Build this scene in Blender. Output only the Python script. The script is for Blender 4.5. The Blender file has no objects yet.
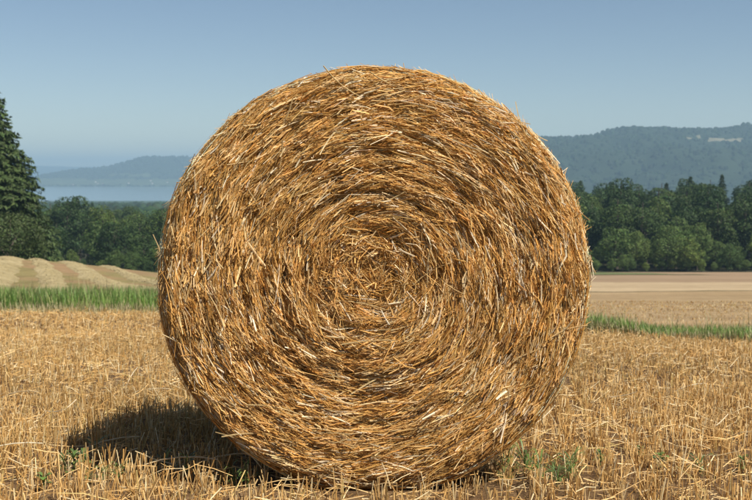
import bpy, math
import numpy as np
from mathutils import Matrix, Vector

# ------------------------------------------------------------------ camera, sky, sun, exposure
S = bpy.context.scene
COL = S.collection
FPX = 1044.4                       # focal length in photo pixels (752 wide)
HORIZON = 172.0                    # photo row of the true horizon
PITCH = math.atan((250 - HORIZON) / FPX)

cam_d = bpy.data.cameras.new('camera'); cam = bpy.data.objects.new('camera', cam_d); COL.objects.link(cam)
cam.location = (0, 0, 0)           # eye is the origin; ground lies below
cam.rotation_euler = (math.pi / 2 - PITCH, 0, 0)
cam_d.sensor_width = 36; cam_d.lens = 50
cam_d.clip_start = 0.05; cam_d.clip_end = 60000
cam_d.dof.use_dof = True; cam_d.dof.focus_distance = 3.68; cam_d.dof.aperture_fstop = 9
S.camera = cam

SUN_VEC = Vector((0.57, -0.53, 1.0)).normalized()     # towards the sun
SUN_EL = math.asin(SUN_VEC.z)
SUN_ROT = math.atan2(SUN_VEC.x, SUN_VEC.y)
W = bpy.data.worlds.new('World'); S.world = W; W.use_nodes = True
wn = W.node_tree
sky = wn.nodes.new('ShaderNodeTexSky'); sky.sky_type = 'NISHITA'; sky.sun_disc = False
sky.sun_elevation = SUN_EL; sky.sun_rotation = SUN_ROT
sky.altitude = 1500; sky.air_density = 1.0; sky.dust_density = 0.0; sky.ozone_density = 0.45
bg = wn.nodes['Background']; bg.inputs['Strength'].default_value = 0.072
wn.links.new(sky.outputs['Color'], bg.inputs['Color'])

sl = bpy.data.lights.new('sun', 'SUN'); sl.energy = 5.0; sl.angle = math.radians(0.53); sl.color = (1.0, 0.95, 0.88)
so = bpy.data.objects.new('sun', sl); COL.objects.link(so)
so.rotation_euler = SUN_VEC.to_track_quat('Z', 'Y').to_euler()

S.view_settings.view_transform = 'Standard'; S.view_settings.look = 'None'
S.view_settings.exposure = 0.25; S.view_settings.gamma = 1.0; S.view_settings.use_curve_mapping = False
S.render.engine = 'CYCLES'
cy = S.cycles
cy.use_denoising = True
cy.max_bounces = 6; cy.diffuse_bounces = 3; cy.glossy_bounces = 2; cy.transmission_bounces = 3
cy.transparent_max_bounces = 8; cy.volume_bounces = 0
cy.sample_clamp_indirect = 6

HAZE_DENSITY = 1.4e-4
HAZE_COLOR = (0.54, 0.81, 1.0)

# ------------------------------------------------------------------ helpers
rng = np.random.default_rng(7)
def U(a, b, n=None): return rng.uniform(a, b, n)
def sstep(a, b, x):
    t = np.clip((x - a) / (b - a), 0, 1); return t * t * (3 - 2 * t)
def _hash(ix, iy, s):
    h = (ix.astype(np.int64) * 374761393 + iy.astype(np.int64) * 668265263 + s * 2147483647) & 0xFFFFFFFF
    h = ((h ^ (h >> 13)) * 1274126177) & 0xFFFFFFFF
    return ((h ^ (h >> 16)) & 0xFFFFFF) / float(0xFFFFFF)
def vn(x, y, s=0):
    x = np.asarray(x, float); y = np.asarray(y, float)
    ix = np.floor(x); iy = np.floor(y); fx = x - ix; fy = y - iy
    fx = fx * fx * (3 - 2 * fx); fy = fy * fy * (3 - 2 * fy)
    a = _hash(ix, iy, s); b = _hash(ix + 1, iy, s); c = _hash(ix, iy + 1, s); d = _hash(ix + 1, iy + 1, s)
    return (a * (1 - fx) + b * fx) * (1 - fy) + (c * (1 - fx) + d * fx) * fy * 1.0
def fbm(x, y, s=0, o=4):
    t = 0; a = 0.5
    for k in range(o):
        t = t + a * (vn(x * 2 ** k, y * 2 ** k, s + k * 17) - 0.5); a *= 0.55
    return t * 2
def unit(v): return v / np.maximum(np.linalg.norm(v, axis=-1, keepdims=True), 1e-9)

def np_mesh(name, V, faces, col=None, mats=(), smooth=False, mat_idx=None):
    """V (n,3); faces: list of int arrays (m,k); col (n,3) point colours."""
    me = bpy.data.meshes.new(name)
    V = np.ascontiguousarray(V, np.float32)
    me.vertices.add(len(V)); me.vertices.foreach_set('co', V.ravel())
    faces = [np.asarray(f, np.int32) for f in faces if len(f)]
    nl = sum(f.size for f in faces); npoly = sum(len(f) for f in faces)
    me.loops.add(nl); me.polygons.add(npoly)
    me.loops.foreach_set('vertex_index', np.concatenate([f.ravel() for f in faces]))
    sizes = np.concatenate([np.full(len(f), f.shape[1], np.int32) for f in faces])
    st = np.zeros(npoly, np.int32); st[1:] = np.cumsum(sizes)[:-1]
    me.polygons.foreach_set('loop_start', st)
    me.polygons.foreach_set('use_smooth', np.full(npoly, smooth, bool))
    for m in mats: me.materials.append(m)
    if mat_idx is not None: me.polygons.foreach_set('material_index', np.asarray(mat_idx, np.int32))
    if col is not None:
        a = me.color_attributes.new('col', 'FLOAT_COLOR', 'POINT')
        c = np.ones((len(V), 4), np.float32); c[:, :3] = col
        a.data.foreach_set('color', c.ravel())
    me.update(calc_edges=True)
    return me
def obj(name, me, parent=None, **props):
    o = bpy.data.objects.new(name, me); COL.objects.link(o)
    if parent is not None: o.parent = parent
    for k, v in props.items(): o[k] = v
    return o
def tag(o, label, cat, group=None):
    o['label'] = label; o['category'] = cat
    if group: o['group'] = group
    return o
def empty(name, loc=(0, 0, 0), rot=(0, 0, 0), scale=(1, 1, 1)):
    o = bpy.data.objects.new(name, None); COL.objects.link(o)
    o.location = loc; o.rotation_euler = rot; o.scale = scale; o.empty_display_size = 0.2
    return o
def copy_tree(o, parent=None):
    c = o.copy(); COL.objects.link(c)
    if parent is not None: c.parent = parent
    for ch in list(o.children): copy_tree(ch, c)
    return c

def prisms(C, Sd, Ud, w, h, cap=True):
    """C (N,K,3) ring centres, Sd/Ud (N,3) cross axes, w/h (N,K) half sizes -> three-sided stalks"""
    N, K = C.shape[:2]
    Sd = Sd[:, None, :]; Ud = Ud[:, None, :]; w = w[:, :, None]; h = h[:, :, None]
    V = np.stack([C + Sd * w - Ud * h * 0.5, C - Sd * w - Ud * h * 0.5, C + Ud * h], 2)   # N,K,3,3
    base = (np.arange(N) * K * 3)[:, None, None, None]
    k = np.arange(K - 1)[None, :, None, None] * 3
    q = np.array([[0, 1, 4, 3], [1, 2, 5, 4], [2, 0, 3, 5]])[None, None]
    Q = (base + k + q).reshape(-1, 4)
    T = []
    if cap: T = (np.arange(N) * K * 3)[:, None] + np.array([[(K - 1) * 3, (K - 1) * 3 + 1, (K - 1) * 3 + 2]])
    return V.reshape(-1, 3), [Q, T], K * 3
def straw_rings(P, T, L, bend, K=3):
    k = np.linspace(-1, 1, K)[None, :, None]
    return P[:, None, :] + T[:, None, :] * (L[:, None, None] / 2) * k - bend[:, None, :] * k ** 2

# ------------------------------------------------------------------ materials
def mat(name):
    m = bpy.data.materials.new(name); m.use_nodes = True
    nt = m.node_tree; return m, nt, nt.nodes['Principled BSDF'], nt.nodes['Material Output']
def ramp(nt, fac, stops):
    r = nt.nodes.new('ShaderNodeValToRGB'); e = r.color_ramp.elements
    while len(e) < len(stops): e.new(0.5)
    for q, (p, c) in zip(e, stops): q.position = p; q.color = (*c, 1)
    nt.links.new(fac, r.inputs['Fac']); return r.outputs['Color']
def noise(nt, scale, detail=5, rough=0.6, vec=None, dist=0.0):
    n = nt.nodes.new('ShaderNodeTexNoise'); n.inputs['Scale'].default_value = scale
    n.inputs['Detail'].default_value = detail; n.inputs['Roughness'].default_value = rough; n.inputs['Distortion'].default_value = dist
    if vec is None:
        tc = nt.nodes.new('ShaderNodeTexCoord'); vec = tc.outputs['Object']
    nt.links.new(vec, n.inputs['Vector']); return n.outputs['Fac']
def mixc(nt, a, b, fac, mode='MIX'):
    m = nt.nodes.new('ShaderNodeMix'); m.data_type = 'RGBA'; m.blend_type = mode
    for sock, v in ((m.inputs[6], a), (m.inputs[7], b), (m.inputs[0], fac)):
        if hasattr(v, 'is_linked'): nt.links.new(v, sock)
        elif isinstance(v, tuple): sock.default_value = (*v, 1)
        else: sock.default_value = v
    return m.outputs[2]
def attr(nt, name='col'):
    a = nt.nodes.new('ShaderNodeAttribute'); a.attribute_name = name; return a.outputs['Color']
def bump(nt, p, h, dist, strength=1.0):
    b = nt.nodes.new('ShaderNodeBump'); b.inputs['Distance'].default_value = dist; b.inputs['Strength'].default_value = strength
    nt.links.new(h, b.inputs['Height']); nt.links.new(b.outputs['Normal'], p.inputs['Normal'])

def mat_attr(name, rough=0.5, spec=0.5, trans=0.0, objvar=0.0, mottle=0.0, mscale=60):
    m, nt, p, out = mat(name)
    c = attr(nt)
    if mottle:
        f = noise(nt, mscale, 3)
        c = mixc(nt, c, ramp(nt, f, [(0.3, (1 - mottle,) * 3), (0.7, (1 + mottle,) * 3)]), 1.0, 'MULTIPLY')
    if objvar:
        oi = nt.nodes.new('ShaderNodeObjectInfo')
        c = mixc(nt, c, ramp(nt, oi.outputs['Random'], [(0, (0.62, 0.72, 0.75)), (0.5, (1.0, 1.0, 1.0)), (1, (1.35, 1.22, 0.95))]), objvar, 'MULTIPLY')
    nt.links.new(c, p.inputs['Base Color'])
    p.inputs['Roughness'].default_value = rough; p.inputs['Specular IOR Level'].default_value = spec
    if trans:
        t = nt.nodes.new('ShaderNodeBsdfTranslucent'); nt.links.new(c, t.inputs['Color'])
        x = nt.nodes.new('ShaderNodeMixShader'); x.inputs[0].default_value = trans
        nt.links.new(p.outputs[0], x.inputs[1]); nt.links.new(t.outputs[0], x.inputs[2]); nt.links.new(x.outputs[0], out.inputs['Surface'])
    return m
def mat_ground(name, stops, scale, bscale=30, bdist=0.02, scale2=None, stops2=None, streak=None):
    m, nt, p, out = mat(name)
    f = noise(nt, scale, 8, 0.65)
    c = ramp(nt, f, stops)
    if scale2:
        c = mixc(nt, c, ramp(nt, noise(nt, scale2, 4, 0.6), stops2), 1.0, 'MULTIPLY')
    if streak:                      # drill lines and tramlines: noise drawn out along one direction
        tc = nt.nodes.new('ShaderNodeTexCoord'); mp = nt.nodes.new('ShaderNodeMapping')
        mp.inputs['Scale'].default_value = streak[0]; mp.inputs['Rotation'].default_value = (0, 0, streak[1])
        nt.links.new(tc.outputs['Object'], mp.inputs['Vector'])
        c = mixc(nt, c, ramp(nt, noise(nt, 1.0, 6, 0.7, mp.outputs['Vector']), [(0.32, (0.74, 0.72, 0.68)), (0.5, (1, 1, 1)), (0.68, (1.14, 1.13, 1.1))]), 1.0, 'MULTIPLY')
    nt.links.new(c, p.inputs['Base Color']); p.inputs['Roughness'].default_value = 0.9; p.inputs['Specular IOR Level'].default_value = 0.15
    bump(nt, p, noise(nt, bscale, 4), bdist)
    return m

M_straw = mat_attr('straw', 0.5, 0.2, 0.2, mottle=0.22, mscale=45)
M_stub = mat_attr('stubble_straw', 0.55, 0.18, 0.14, mottle=0.15, mscale=30)
M_grass = mat_attr('grass_blade', 0.5, 0.3, 0.3)
M_leaf = mat_attr('foliage', 0.55, 0.25, 0.22, objvar=0.9)
M_needle = mat_attr('conifer_foliage', 0.6, 0.2, 0.1, objvar=0.7)
M_weed = mat_attr('weed_leaf', 0.45, 0.4, 0.3)
M_bark = mat_ground('bark', [(0.3, (0.05, 0.04, 0.03)), (0.7, (0.16, 0.13, 0.10))], 3, 8, 0.05)
M_net, _n, _p, _o = mat('net_wrap_plastic'); _p.inputs['Base Color'].default_value = (0.70, 0.76, 0.52, 1); _p.inputs['Roughness'].default_value = 0.35
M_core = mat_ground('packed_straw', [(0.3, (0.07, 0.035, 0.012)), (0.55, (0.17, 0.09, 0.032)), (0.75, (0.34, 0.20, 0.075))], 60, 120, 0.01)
M_soil = mat_ground('stubble_soil', [(0.25, (0.09, 0.052, 0.025)), (0.5, (0.20, 0.12, 0.055)), (0.75, (0.42, 0.275, 0.135))], 22, 40, 0.03,
                    0.7, [(0.3, (0.85, 0.8, 0.75)), (0.7, (1.05, 1.05, 1.05))])
M_verge = mat_ground('verge_soil', [(0.3, (0.06, 0.08, 0.025)), (0.7, (0.16, 0.15, 0.06))], 5, 20, 0.03)
M_fieldA = mat_ground('dry_field', [(0.3, (0.33, 0.225, 0.115)), (0.7, (0.47, 0.335, 0.18))], 1.6, 9, 0.08,
                      0.09, [(0.3, (0.9, 0.88, 0.84)), (0.7, (1.06, 1.06, 1.06))], streak=((0.05, 0.9, 1), 0.12))
M_fieldB = mat_ground('pale_field', [(0.3, (0.41, 0.295, 0.165)), (0.7, (0.54, 0.405, 0.24))], 0.7, 5, 0.08, streak=((0.02, 0.3, 1), 0.08))
M_margin = mat_ground('margin_grass', [(0.3, (0.12, 0.10, 0.045)), (0.7, (0.22, 0.17, 0.08))], 1.5, 6, 0.1)
M_fieldC = mat_ground('brown_field', [(0.3, (0.29, 0.195, 0.11)), (0.7, (0.39, 0.27, 0.16))], 0.25, 3, 0.08, streak=((0.008, 0.07, 1), 0.05))
M_meadow = mat_ground('meadow', [(0.3, (0.10, 0.13, 0.045)), (0.7, (0.2, 0.2, 0.08))], 0.5, 4, 0.06)
M_mown = mat_ground('mown_field', [(0.3, (0.25, 0.165, 0.078)), (0.7, (0.36, 0.25, 0.125))], 1.2, 8, 0.06,
                    0.12, [(0.4, (0.85, 1.0, 0.8)), (0.6, (1.06, 1.0, 1.0))], streak=((1.2, 0.06, 1), -0.33))
M_row = mat_ground('cut_hay', [(0.3, (0.29, 0.225, 0.105)), (0.5, (0.38, 0.30, 0.15)), (0.7, (0.49, 0.39, 0.215))], 0.5, 12, 0.08)
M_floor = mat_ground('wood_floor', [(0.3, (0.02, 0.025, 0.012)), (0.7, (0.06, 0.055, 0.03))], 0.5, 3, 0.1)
M_valley = mat_ground('valley_land', [(0.3, (0.035, 0.06, 0.025)), (0.6, (0.07, 0.10, 0.04)), (0.75, (0.2, 0.2, 0.1))], 0.006, 0.1, 1.0)
M_hill = mat_ground('hill_forest', [(0.3, (0.014, 0.026, 0.012)), (0.7, (0.034, 0.05, 0.022))], 0.012, 0.08, 3.0)  # colour lowered to include the self-shadow of a real canopy
M_hillfield = mat_ground('hill_field', [(0.3, (0.12, 0.12, 0.06)), (0.7, (0.27, 0.24, 0.15))], 0.03, 0.1, 0.3)
M_hillgreen = mat_ground('hill_pasture', [(0.3, (0.06, 0.085, 0.035)), (0.7, (0.10, 0.12, 0.05))], 0.01, 0.1, 0.5)
M_water, _n, _p, _o = mat('lake_water'); _p.inputs['Base Color'].default_value = (0.20, 0.28, 0.30, 1); _p.inputs['Roughness'].default_value = 0.12; _p.inputs['IOR'].default_value = 1.33
bump(_n, _p, noise(_n, 0.15, 4), 0.6)
M_wallw, _n, _p, _o = mat('white_render'); _p.inputs['Base Color'].default_value = (0.78, 0.76, 0.72, 1)
M_roof, _n, _p, _o = mat('roof_tile'); _p.inputs['Base Color'].default_value = (0.28, 0.13, 0.08, 1)

# ------------------------------------------------------------------ terrain
_dr = np.array([-40, 0, 40, 280, 300, 560, 1000, 1500, 3000, 4300, 20000.])
_zr = np.array([3.30, -0.76, -4.82, -26.6, -27.4, -29, -50, -64, -100, -113, -113.])
_dl = np.array([-40, 0, 40, 100, 280, 450, 560, 1000, 1500, 3000, 4300, 20000.])
_zl = np.array([3.30, -0.76, -4.82, -10.4, -28.0, -35.5, -37, -50, -62, -100, -113, -113.])
def gz(x, y):
    x = np.asarray(x, float); y = np.asarray(y, float)
    r = np.interp(y, _dr, _zr); l = np.interp(y, _dl, _zl)
    a = x / (np.maximum(y, 0) + 60)
    k = sstep(-0.16, 0.06, a)
    z = l * (1 - k) + r * k
    z = z - 0.30 * sstep(0.5, 7.5, x) * sstep(6, 16, y)
    z = z + 2.3 * sstep(-15, -40, x) * sstep(36, 98, y) * (1 - sstep(104, 175, y))
    z = z + 0.03 * fbm(x * 0.7, y * 0.7, 3, 3) * (1 - sstep(40, 80, y)) + 0.35 * sstep(120, 220, y) * fbm(x * 0.03, y * 0.03, 9, 2)
    return z
def pix(px, py, d):
    """photo pixel at forward distance d -> world point"""
    cx = (px - 376) / FPX; cyy = (250 - py) / FPX
    f = Vector((0, math.cos(PITCH), -math.sin(PITCH))); u = Vector((0, math.sin(PITCH), math.cos(PITCH)))
    v = f + Vector((1, 0, 0)) * cx + u * cyy
    return v * (d / v.y)
def ground_at(px, py):
    """photo pixel -> where that ray meets the ground"""
    ds = np.concatenate([np.linspace(2, 30, 1500), np.linspace(30, 300, 1500)])
    v = pix(px, py, 1.0)
    below = v.z * ds < gz(v.x * ds, ds)
    i = int(np.argmax(below)) if below.any() else -1
    return v.x * ds[i], ds[i]

def sheet(name, ua, ub, d0, d1, nu, nd, m, dz=0.0, power=1.0):
    """a piece of ground between two boundary functions d0(u), d1(u); x = u * (max(d,0)+10)"""
    u = np.linspace(ua, ub, nu); t = np.linspace(0, 1, nd) ** power
    A = d0(u)[:, None]; B = d1(u)[:, None]
    d = A + (B - A) * t[None]
    x = u[:, None] * (np.maximum(d, 0) + 10)
    z = gz(x, d) + dz
    V = np.stack([x, d, z], -1).reshape(-1, 3)
    i = np.arange(nu - 1)[:, None] * nd + np.arange(nd - 1)[None]
    F = np.stack([i, i + nd, i + nd + 1, i + 1], -1).reshape(-1, 4)
    return obj(name, np_mesh(name, V, [F], mats=[m], smooth=True), kind='structure')
def bound(pts):
    p = np.array(pts, float); u = p[:, 0] / (p[:, 1] + 10)
    return lambda q: np.interp(q, u, p[:, 1])
def const(v): return lambda q: np.full(len(q), float(v))
D1 = bound([(-28, 24), (-9.5, 23), (-5.6, 22.8), (-1, 20.3), (3.5, 16.5), (5.2, 15.2), (11, 13.3), (22, 12)])
D2 = bound([(-34, 37), (-12, 34.5), (-7, 34), (-1, 25), (3.8, 18.3), (5.6, 16.8), (11.5, 14.7), (23, 13.2)])
def d1_of(x, y): return D1(x / (np.maximum(y, 0) + 10))
def d2_of(x, y): return D2(x / (np.maximum(y, 0) + 10))
US = -0.03
sheet('stubble_field', -0.95, 0.95, const(-6), D1, 170, 160, M_soil)
sheet('grass_verge', -0.95, 0.95, D1, D2, 200, 12, M_verge)
sheet('mown_field', -0.95, US, D2, const(128), 160, 140, M_mown)
d34 = lambda q: np.interp(q, [-0.1, 0.45, 1], [54, 66, 70.]) + 1.2 * fbm(q * 25, q * 0, 86, 3)
d36 = lambda q: 100 + 3.0 * fbm(q * 18, q * 0, 87, 3)
sheet('dry_field', US, 0.95, D2, d34, 130, 60, M_fieldA)
d35 = lambda q: d34(q) + 1.6 + 1.0 * fbm(q * 40, q * 0, 88, 3)
sheet('field_margin', US, 0.95, d34, d35, 260, 4, M_margin)
sheet('pale_field', US, 0.95, d35, d36, 130, 30, M_fieldB)
sheet('brown_field', US, 0.95, d36, const(282), 130, 60, M_fieldC)
sheet('pasture', -0.95, US, const(128), const(282), 100, 60, M_meadow)
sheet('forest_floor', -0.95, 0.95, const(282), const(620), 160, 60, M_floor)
sheet('valley', -0.95, 0.95, const(620), const(4400), 160, 90, M_valley)
sheet('lake_bed', -0.95, 0.95, const(4400), const(19000), 40, 20, M_valley)
# green corner of the brown field beside the bale's right edge
def patch(name, x0, x1, y0, y1, m, dz):
    x = np.linspace(x0, x1, 40); y = np.linspace(y0, y1, 40)
    X, Y = np.meshgrid(x, y, indexing='ij'); Z = gz(X, Y) + dz
    i = np.arange(39)[:, None] * 40 + np.arange(39)[None]
    F = np.stack([i, i + 40, i + 41, i + 1], -1).reshape(-1, 4)
    return obj(name, np_mesh(name, np.stack([X, Y, Z], -1).reshape(-1, 3), [F], mats=[m], smooth=True), kind='structure')
patch('meadow_strip', 5, 62, 180, 281, M_meadow, 0.07)

# lake
ZL = -110.0
me = np_mesh('lake', np.array([[-9000, 2600, ZL], [5000, 2600, ZL], [5000, 9600, ZL], [-9000, 9600, ZL.__float__()]]), [np.array([[0, 1, 2, 3]])], mats=[M_water])
obj('lake', me, kind='structure')

# hills: ridge profile given as photo (x, y) points at a distance
def hill(name, dist, depth, pts, zbase, front, nx, ny, seed, rough, px_range, patches=()):
    pxs = np.linspace(px_range[0], px_range[1], nx)
    top = np.interp(pxs, [p[0] for p in pts], [p[1] for p in pts])
    x = (pxs - 376) / FPX * dist
    ztop = (HORIZON - top) / FPX * dist
    s = np.linspace(0, 1, ny)
    X = np.repeat(x[:, None], ny, 1)
    Y = dist + front * (s[None] - 1) + 0 * X
    back = 0
    prof = sstep(0, 1, s)[None] ** 0.9
    Z = zbase + (ztop[:, None] - zbase) * prof
    hump = fbm(X / (dist * 0.05), Y / (dist * 0.05), seed, 4) * (ztop[:, None] - zbase) * 0.22 * np.sin(np.pi * s)[None]
    Z = Z + hump + rough * fbm(X / 40., Y / 40., seed + 5, 3) * prof ** 0.3
    # keep perspective: rows nearer than the ridge shrink in x so the ridge keeps its outline
    V = np.stack([X, Y, Z], -1)
    Vb = np.stack([X[:, -1], Y[:, -1] + depth, np.full(nx, zbase)], -1)[:, None]
    V = np.concatenate([V, Vb], 1); n2 = ny + 1
    i = np.arange(nx - 1)[:, None] * n2 + np.arange(n2 - 1)[None]
    F = np.stack([i, i + n2, i + n2 + 1, i + 1], -1).reshape(-1, 4)
    cx = V.reshape(-1, 3)[F].mean(1)
    ppx = cx[:, 0] / cx[:, 1] * FPX + 376; ppy = HORIZON - cx[:, 2] / cx[:, 1] * FPX
    mi = np.zeros(len(F), np.int32)
    for (a, b, c, d, k) in patches:
        w = 2.2 * fbm(cx[:, 0] / 60, cx[:, 1] / 60, seed + 8, 2)
        mi[(ppx > a) & (ppx < b) & (ppy + w > c) & (ppy + w < d)] = k
    obj(name, np_mesh(name, V.reshape(-1, 3), [F], mats=[M_hill, M_hillfield, M_hillgreen], smooth=True, mat_idx=mi), kind='structure')
    return X, Y, Z, cx, mi, F

def crowns(name, P, r, base_col):
    """tiny far tree crowns as one mesh: rounded eight-vertex cones"""
    N = len(P)
    a = np.arange(5) * 2 * np.pi / 5
    ring = np.stack([np.cos(a), np.sin(a), np.zeros(5)], -1)
    tpl = np.concatenate([ring * 1.0 + [0, 0, -0.4], ring * 0.85 + [0, 0, 0.55], [[0, 0, 0.95]]], 0)
    ang = U(0, 6.28, N); c, s = np.cos(ang), np.sin(ang)
    T = np.stack([tpl[None, :, 0] * c[:, None] - tpl[None, :, 1] * s[:, None], tpl[None, :, 0] * s[:, None] + tpl[None, :, 1] * c[:, None],
                  np.repeat(tpl[None, :, 2], N, 0)], -1)
    T = T * (1 + U(-0.18, 0.18, (N, 11, 1)))
    V = P[:, None] + T * r[:, None, None] * np.array([1, 1, 1.1])
    b = (np.arange(N) * 11)[:, None, None]
    j = np.arange(5); k = (j + 1) % 5
    Q = (b + np.stack([j, k, k + 5, j + 5], -1)[None]).reshape(-1, 4)
    Tr = (b + np.stack([j + 5, k + 5, np.full(5, 10)], -1)[None]).reshape(-1, 3)
    col = np.repeat(np.array(base_col)[None] * (U(0.6, 1.4, N))[:, None] * (1 + U(-0.12, 0.12, (N, 3))), 11, 0)
    return np_mesh(name, V.reshape(-1, 3), [Q, Tr], col=col, mats=[M_farleaf], smooth=True)
M_farleaf = mat_attr('far_foliage', 0.8, 0.1)

def woods_on(name, H, n, r0, r1, col, keep=lambda cx: np.ones(len(cx), bool), label=None):
    X, Y, Z, cx, mi, F = H
    ok = np.where((mi == 0) & (cx[:, 1] <= Y.max()) & keep(cx))[0]
    pick = rng.choice(ok, n)
    P = cx[pick] + np.stack([U(-1, 1, n) * (X[1, 0] - X[0, 0]) * .5, U(-1, 1, n) * (Y[0, 1] - Y[0, 0]) * .5, np.zeros(n)], -1)
    return obj(name, crowns(name, P, U(r0, r1, n), col), kind='stuff')

H1 = hill('wooded_hill', 4600, 900, [(200, 202), (280, 196), (330, 178), (430, 150), (500, 141), (540, 139), (590, 137), (603, 132), (615, 129), (650, 129),
          (690, 131), (724, 129.5), (738, 126), (752, 125), (850, 122), (1000, 132), (1300, 150)], -115, 1900, 320, 90, 21, 9, (205, 1250),
          [(682, 700, 138.0, 139.2, 1), (706, 740, 137.8, 141.4, 1)])
woods_on('far_woodland', H1, 13000, 5.5, 10, (0.022, 0.036, 0.016))  # crown colour also darkened in place of canopy self-shadow
H2 = hill('lakeside_hill', 9000, 1500, [(-300, 182), (20, 184), (40, 177), (60, 172.5), (80, 169), (100, 168), (120, 164.5), (135, 160), (148, 157), (170, 157),
          (200, 157), (260, 160), (340, 168), (450, 176), (600, 184)], -112, 1100, 300, 70, 33, 10, (-300, 600),
          [(40, 330, 179, 186, 2), (110, 150, 174, 176, 2)])
woods_on('lakeside_woodland', H2, 4500, 9, 15, (0.025, 0.04, 0.018))
H3 = hill('distant_ridge', 17000, 1500, [(-700, 170), (-100, 164), (30, 165.5), (70, 167), (130, 167.5), (300, 165), (420, 166), (700, 162), (1200, 166), (1800, 168)], -113, 3000, 200, 24, 44, 14, (-700, 1800))

# ------------------------------------------------------------------ trees
def quads_from(P, N, size, asp, Nj=0.6, wid=0.55):
    """rhombic leaf faces at P, facing about N"""
    n = len(P)
    Nn = unit(N + Nj * rng.normal(size=(n, 3)))
    t = unit(np.cross(Nn, rng.normal(size=(n, 3)))); b = np.cross(Nn, t)
    s = size[:, None]; a = asp
    V = np.stack([P + t * s * a, P + b * s * wid, P - t * s * a, P - b * s * wid], 1)
    V[:, 0] -= Nn * s * 0.15; V[:, 2] -= Nn * s * 0.15
    F = (np.arange(n) * 4)[:, None] + np.arange(4)[None]
    return V.reshape(-1, 3), F
def tube(path, rad, sides=7):
    path = np.array(path, float); K = len(path); V = []
    a = np.arange(sides) * 2 * np.pi / sides
    for k in range(K):
        d = path[min(k + 1, K - 1)] - path[max(k - 1, 0)]; d = d / np.linalg.norm(d)
        s = np.cross(d, [0.3, 1, 0.1]); s /= np.linalg.norm(s); u = np.cross(s, d)
        V.append(path[k] + rad[k] * (np.cos(a)[:, None] * s + np.sin(a)[:, None] * u))
    V = np.concatenate(V); j = np.arange(sides); F = []
    for k in range(K - 1):
        F.append(np.stack([k * sides + j, k * sides + (j + 1) % sides, (k + 1) * sides + (j + 1) % sides, (k + 1) * sides + j], -1))
    return V, np.concatenate(F)
def join(parts):
    Vs, Fs, o = [], [], 0
    for V, F in parts: Vs.append(V); Fs.append(F + o); o += len(V)
    return np.concatenate(Vs), np.concatenate(Fs)
def broadleaf_mesh(h, r, nleaf, size, col, low=0.12, nl=22, tall=1.0):
    """trunk mesh and crown mesh for a tree of height h and crown radius r"""
    zc = h * (low + (1 - low) / 2); rz = h * (1 - low) / 2
    lobes = []
    for k in range(nl):
        d = unit(rng.normal(size=3)); q = U(0.3, 0.9) if d[2] < .35 else U(.3, .66)
        c = np.array([d[0] * r * q, d[1] * r * q, zc + d[2] * rz * q])
        lobes.append((c, r * U(0.16, 0.42) * (1.15 - .35 * q)))
    lobes.append((np.array([0, 0, zc]), r * 0.6))
    C = np.array([l[0] for l in lobes]); R = np.array([l[1] for l in lobes])
    w = R ** 2 / np.sum(R ** 2); k = rng.choice(len(R), nleaf, p=w)
    dv = unit(rng.normal(size=(nleaf, 3))); rr = R[k] * np.where(U(0, 1, nleaf) < .8, U(0.82, 1.06, nleaf), U(0.4, 1.2, nleaf))
    P = C[k] + dv * rr[:, None] * np.array([1, 1, 0.85])
    dd = np.linalg.norm((P[:, None] - C[None]) / R[None, :, None], axis=-1)
    dd[np.arange(nleaf), k] = 9
    keep = (dd.min(1) > 0.72) & (P[:, 2] > h * low * 0.6)
    P, dv, k = P[keep], dv[keep], k[keep]; n = len(P)
    V, F = quads_from(P, dv + np.array([0, 0, 0.35]), U(0.6, 1.25, n) * size, 0.85, 0.7)
    tint = U(0.75, 1.25, len(R))[k][:, None]
    c = np.array(col)[None] * tint * U(0.7, 1.35, n)[:, None] * (1 + U(-0.12, 0.12, (n, 3)))
    crown = np_mesh('crown', V, [F], col=np.repeat(c, 4, 0), mats=[M_leaf])
    parts = [tube([(0, 0, -1.0), (0.02 * r, 0, h * .2), (-.03 * r, .02 * r, h * .5), (0, 0, h * .85)], [h * .026, h * .02, h * .013, h * .003])]
    for q in range(9):
        a = U(0, 6.28); z0 = h * U(.15, .5); e = C[rng.integers(len(C))]
        m = np.array([e[0] * .5, e[1] * .5, (z0 + e[2]) / 2 + h * .02])
        parts.append(tube([(0, 0, z0), m, e], [h * .009, h * .006, h * .002], 5))
    V, F = join(parts)
    return np_mesh('trunk', V, [F], mats=[M_bark], smooth=True), crown
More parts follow.
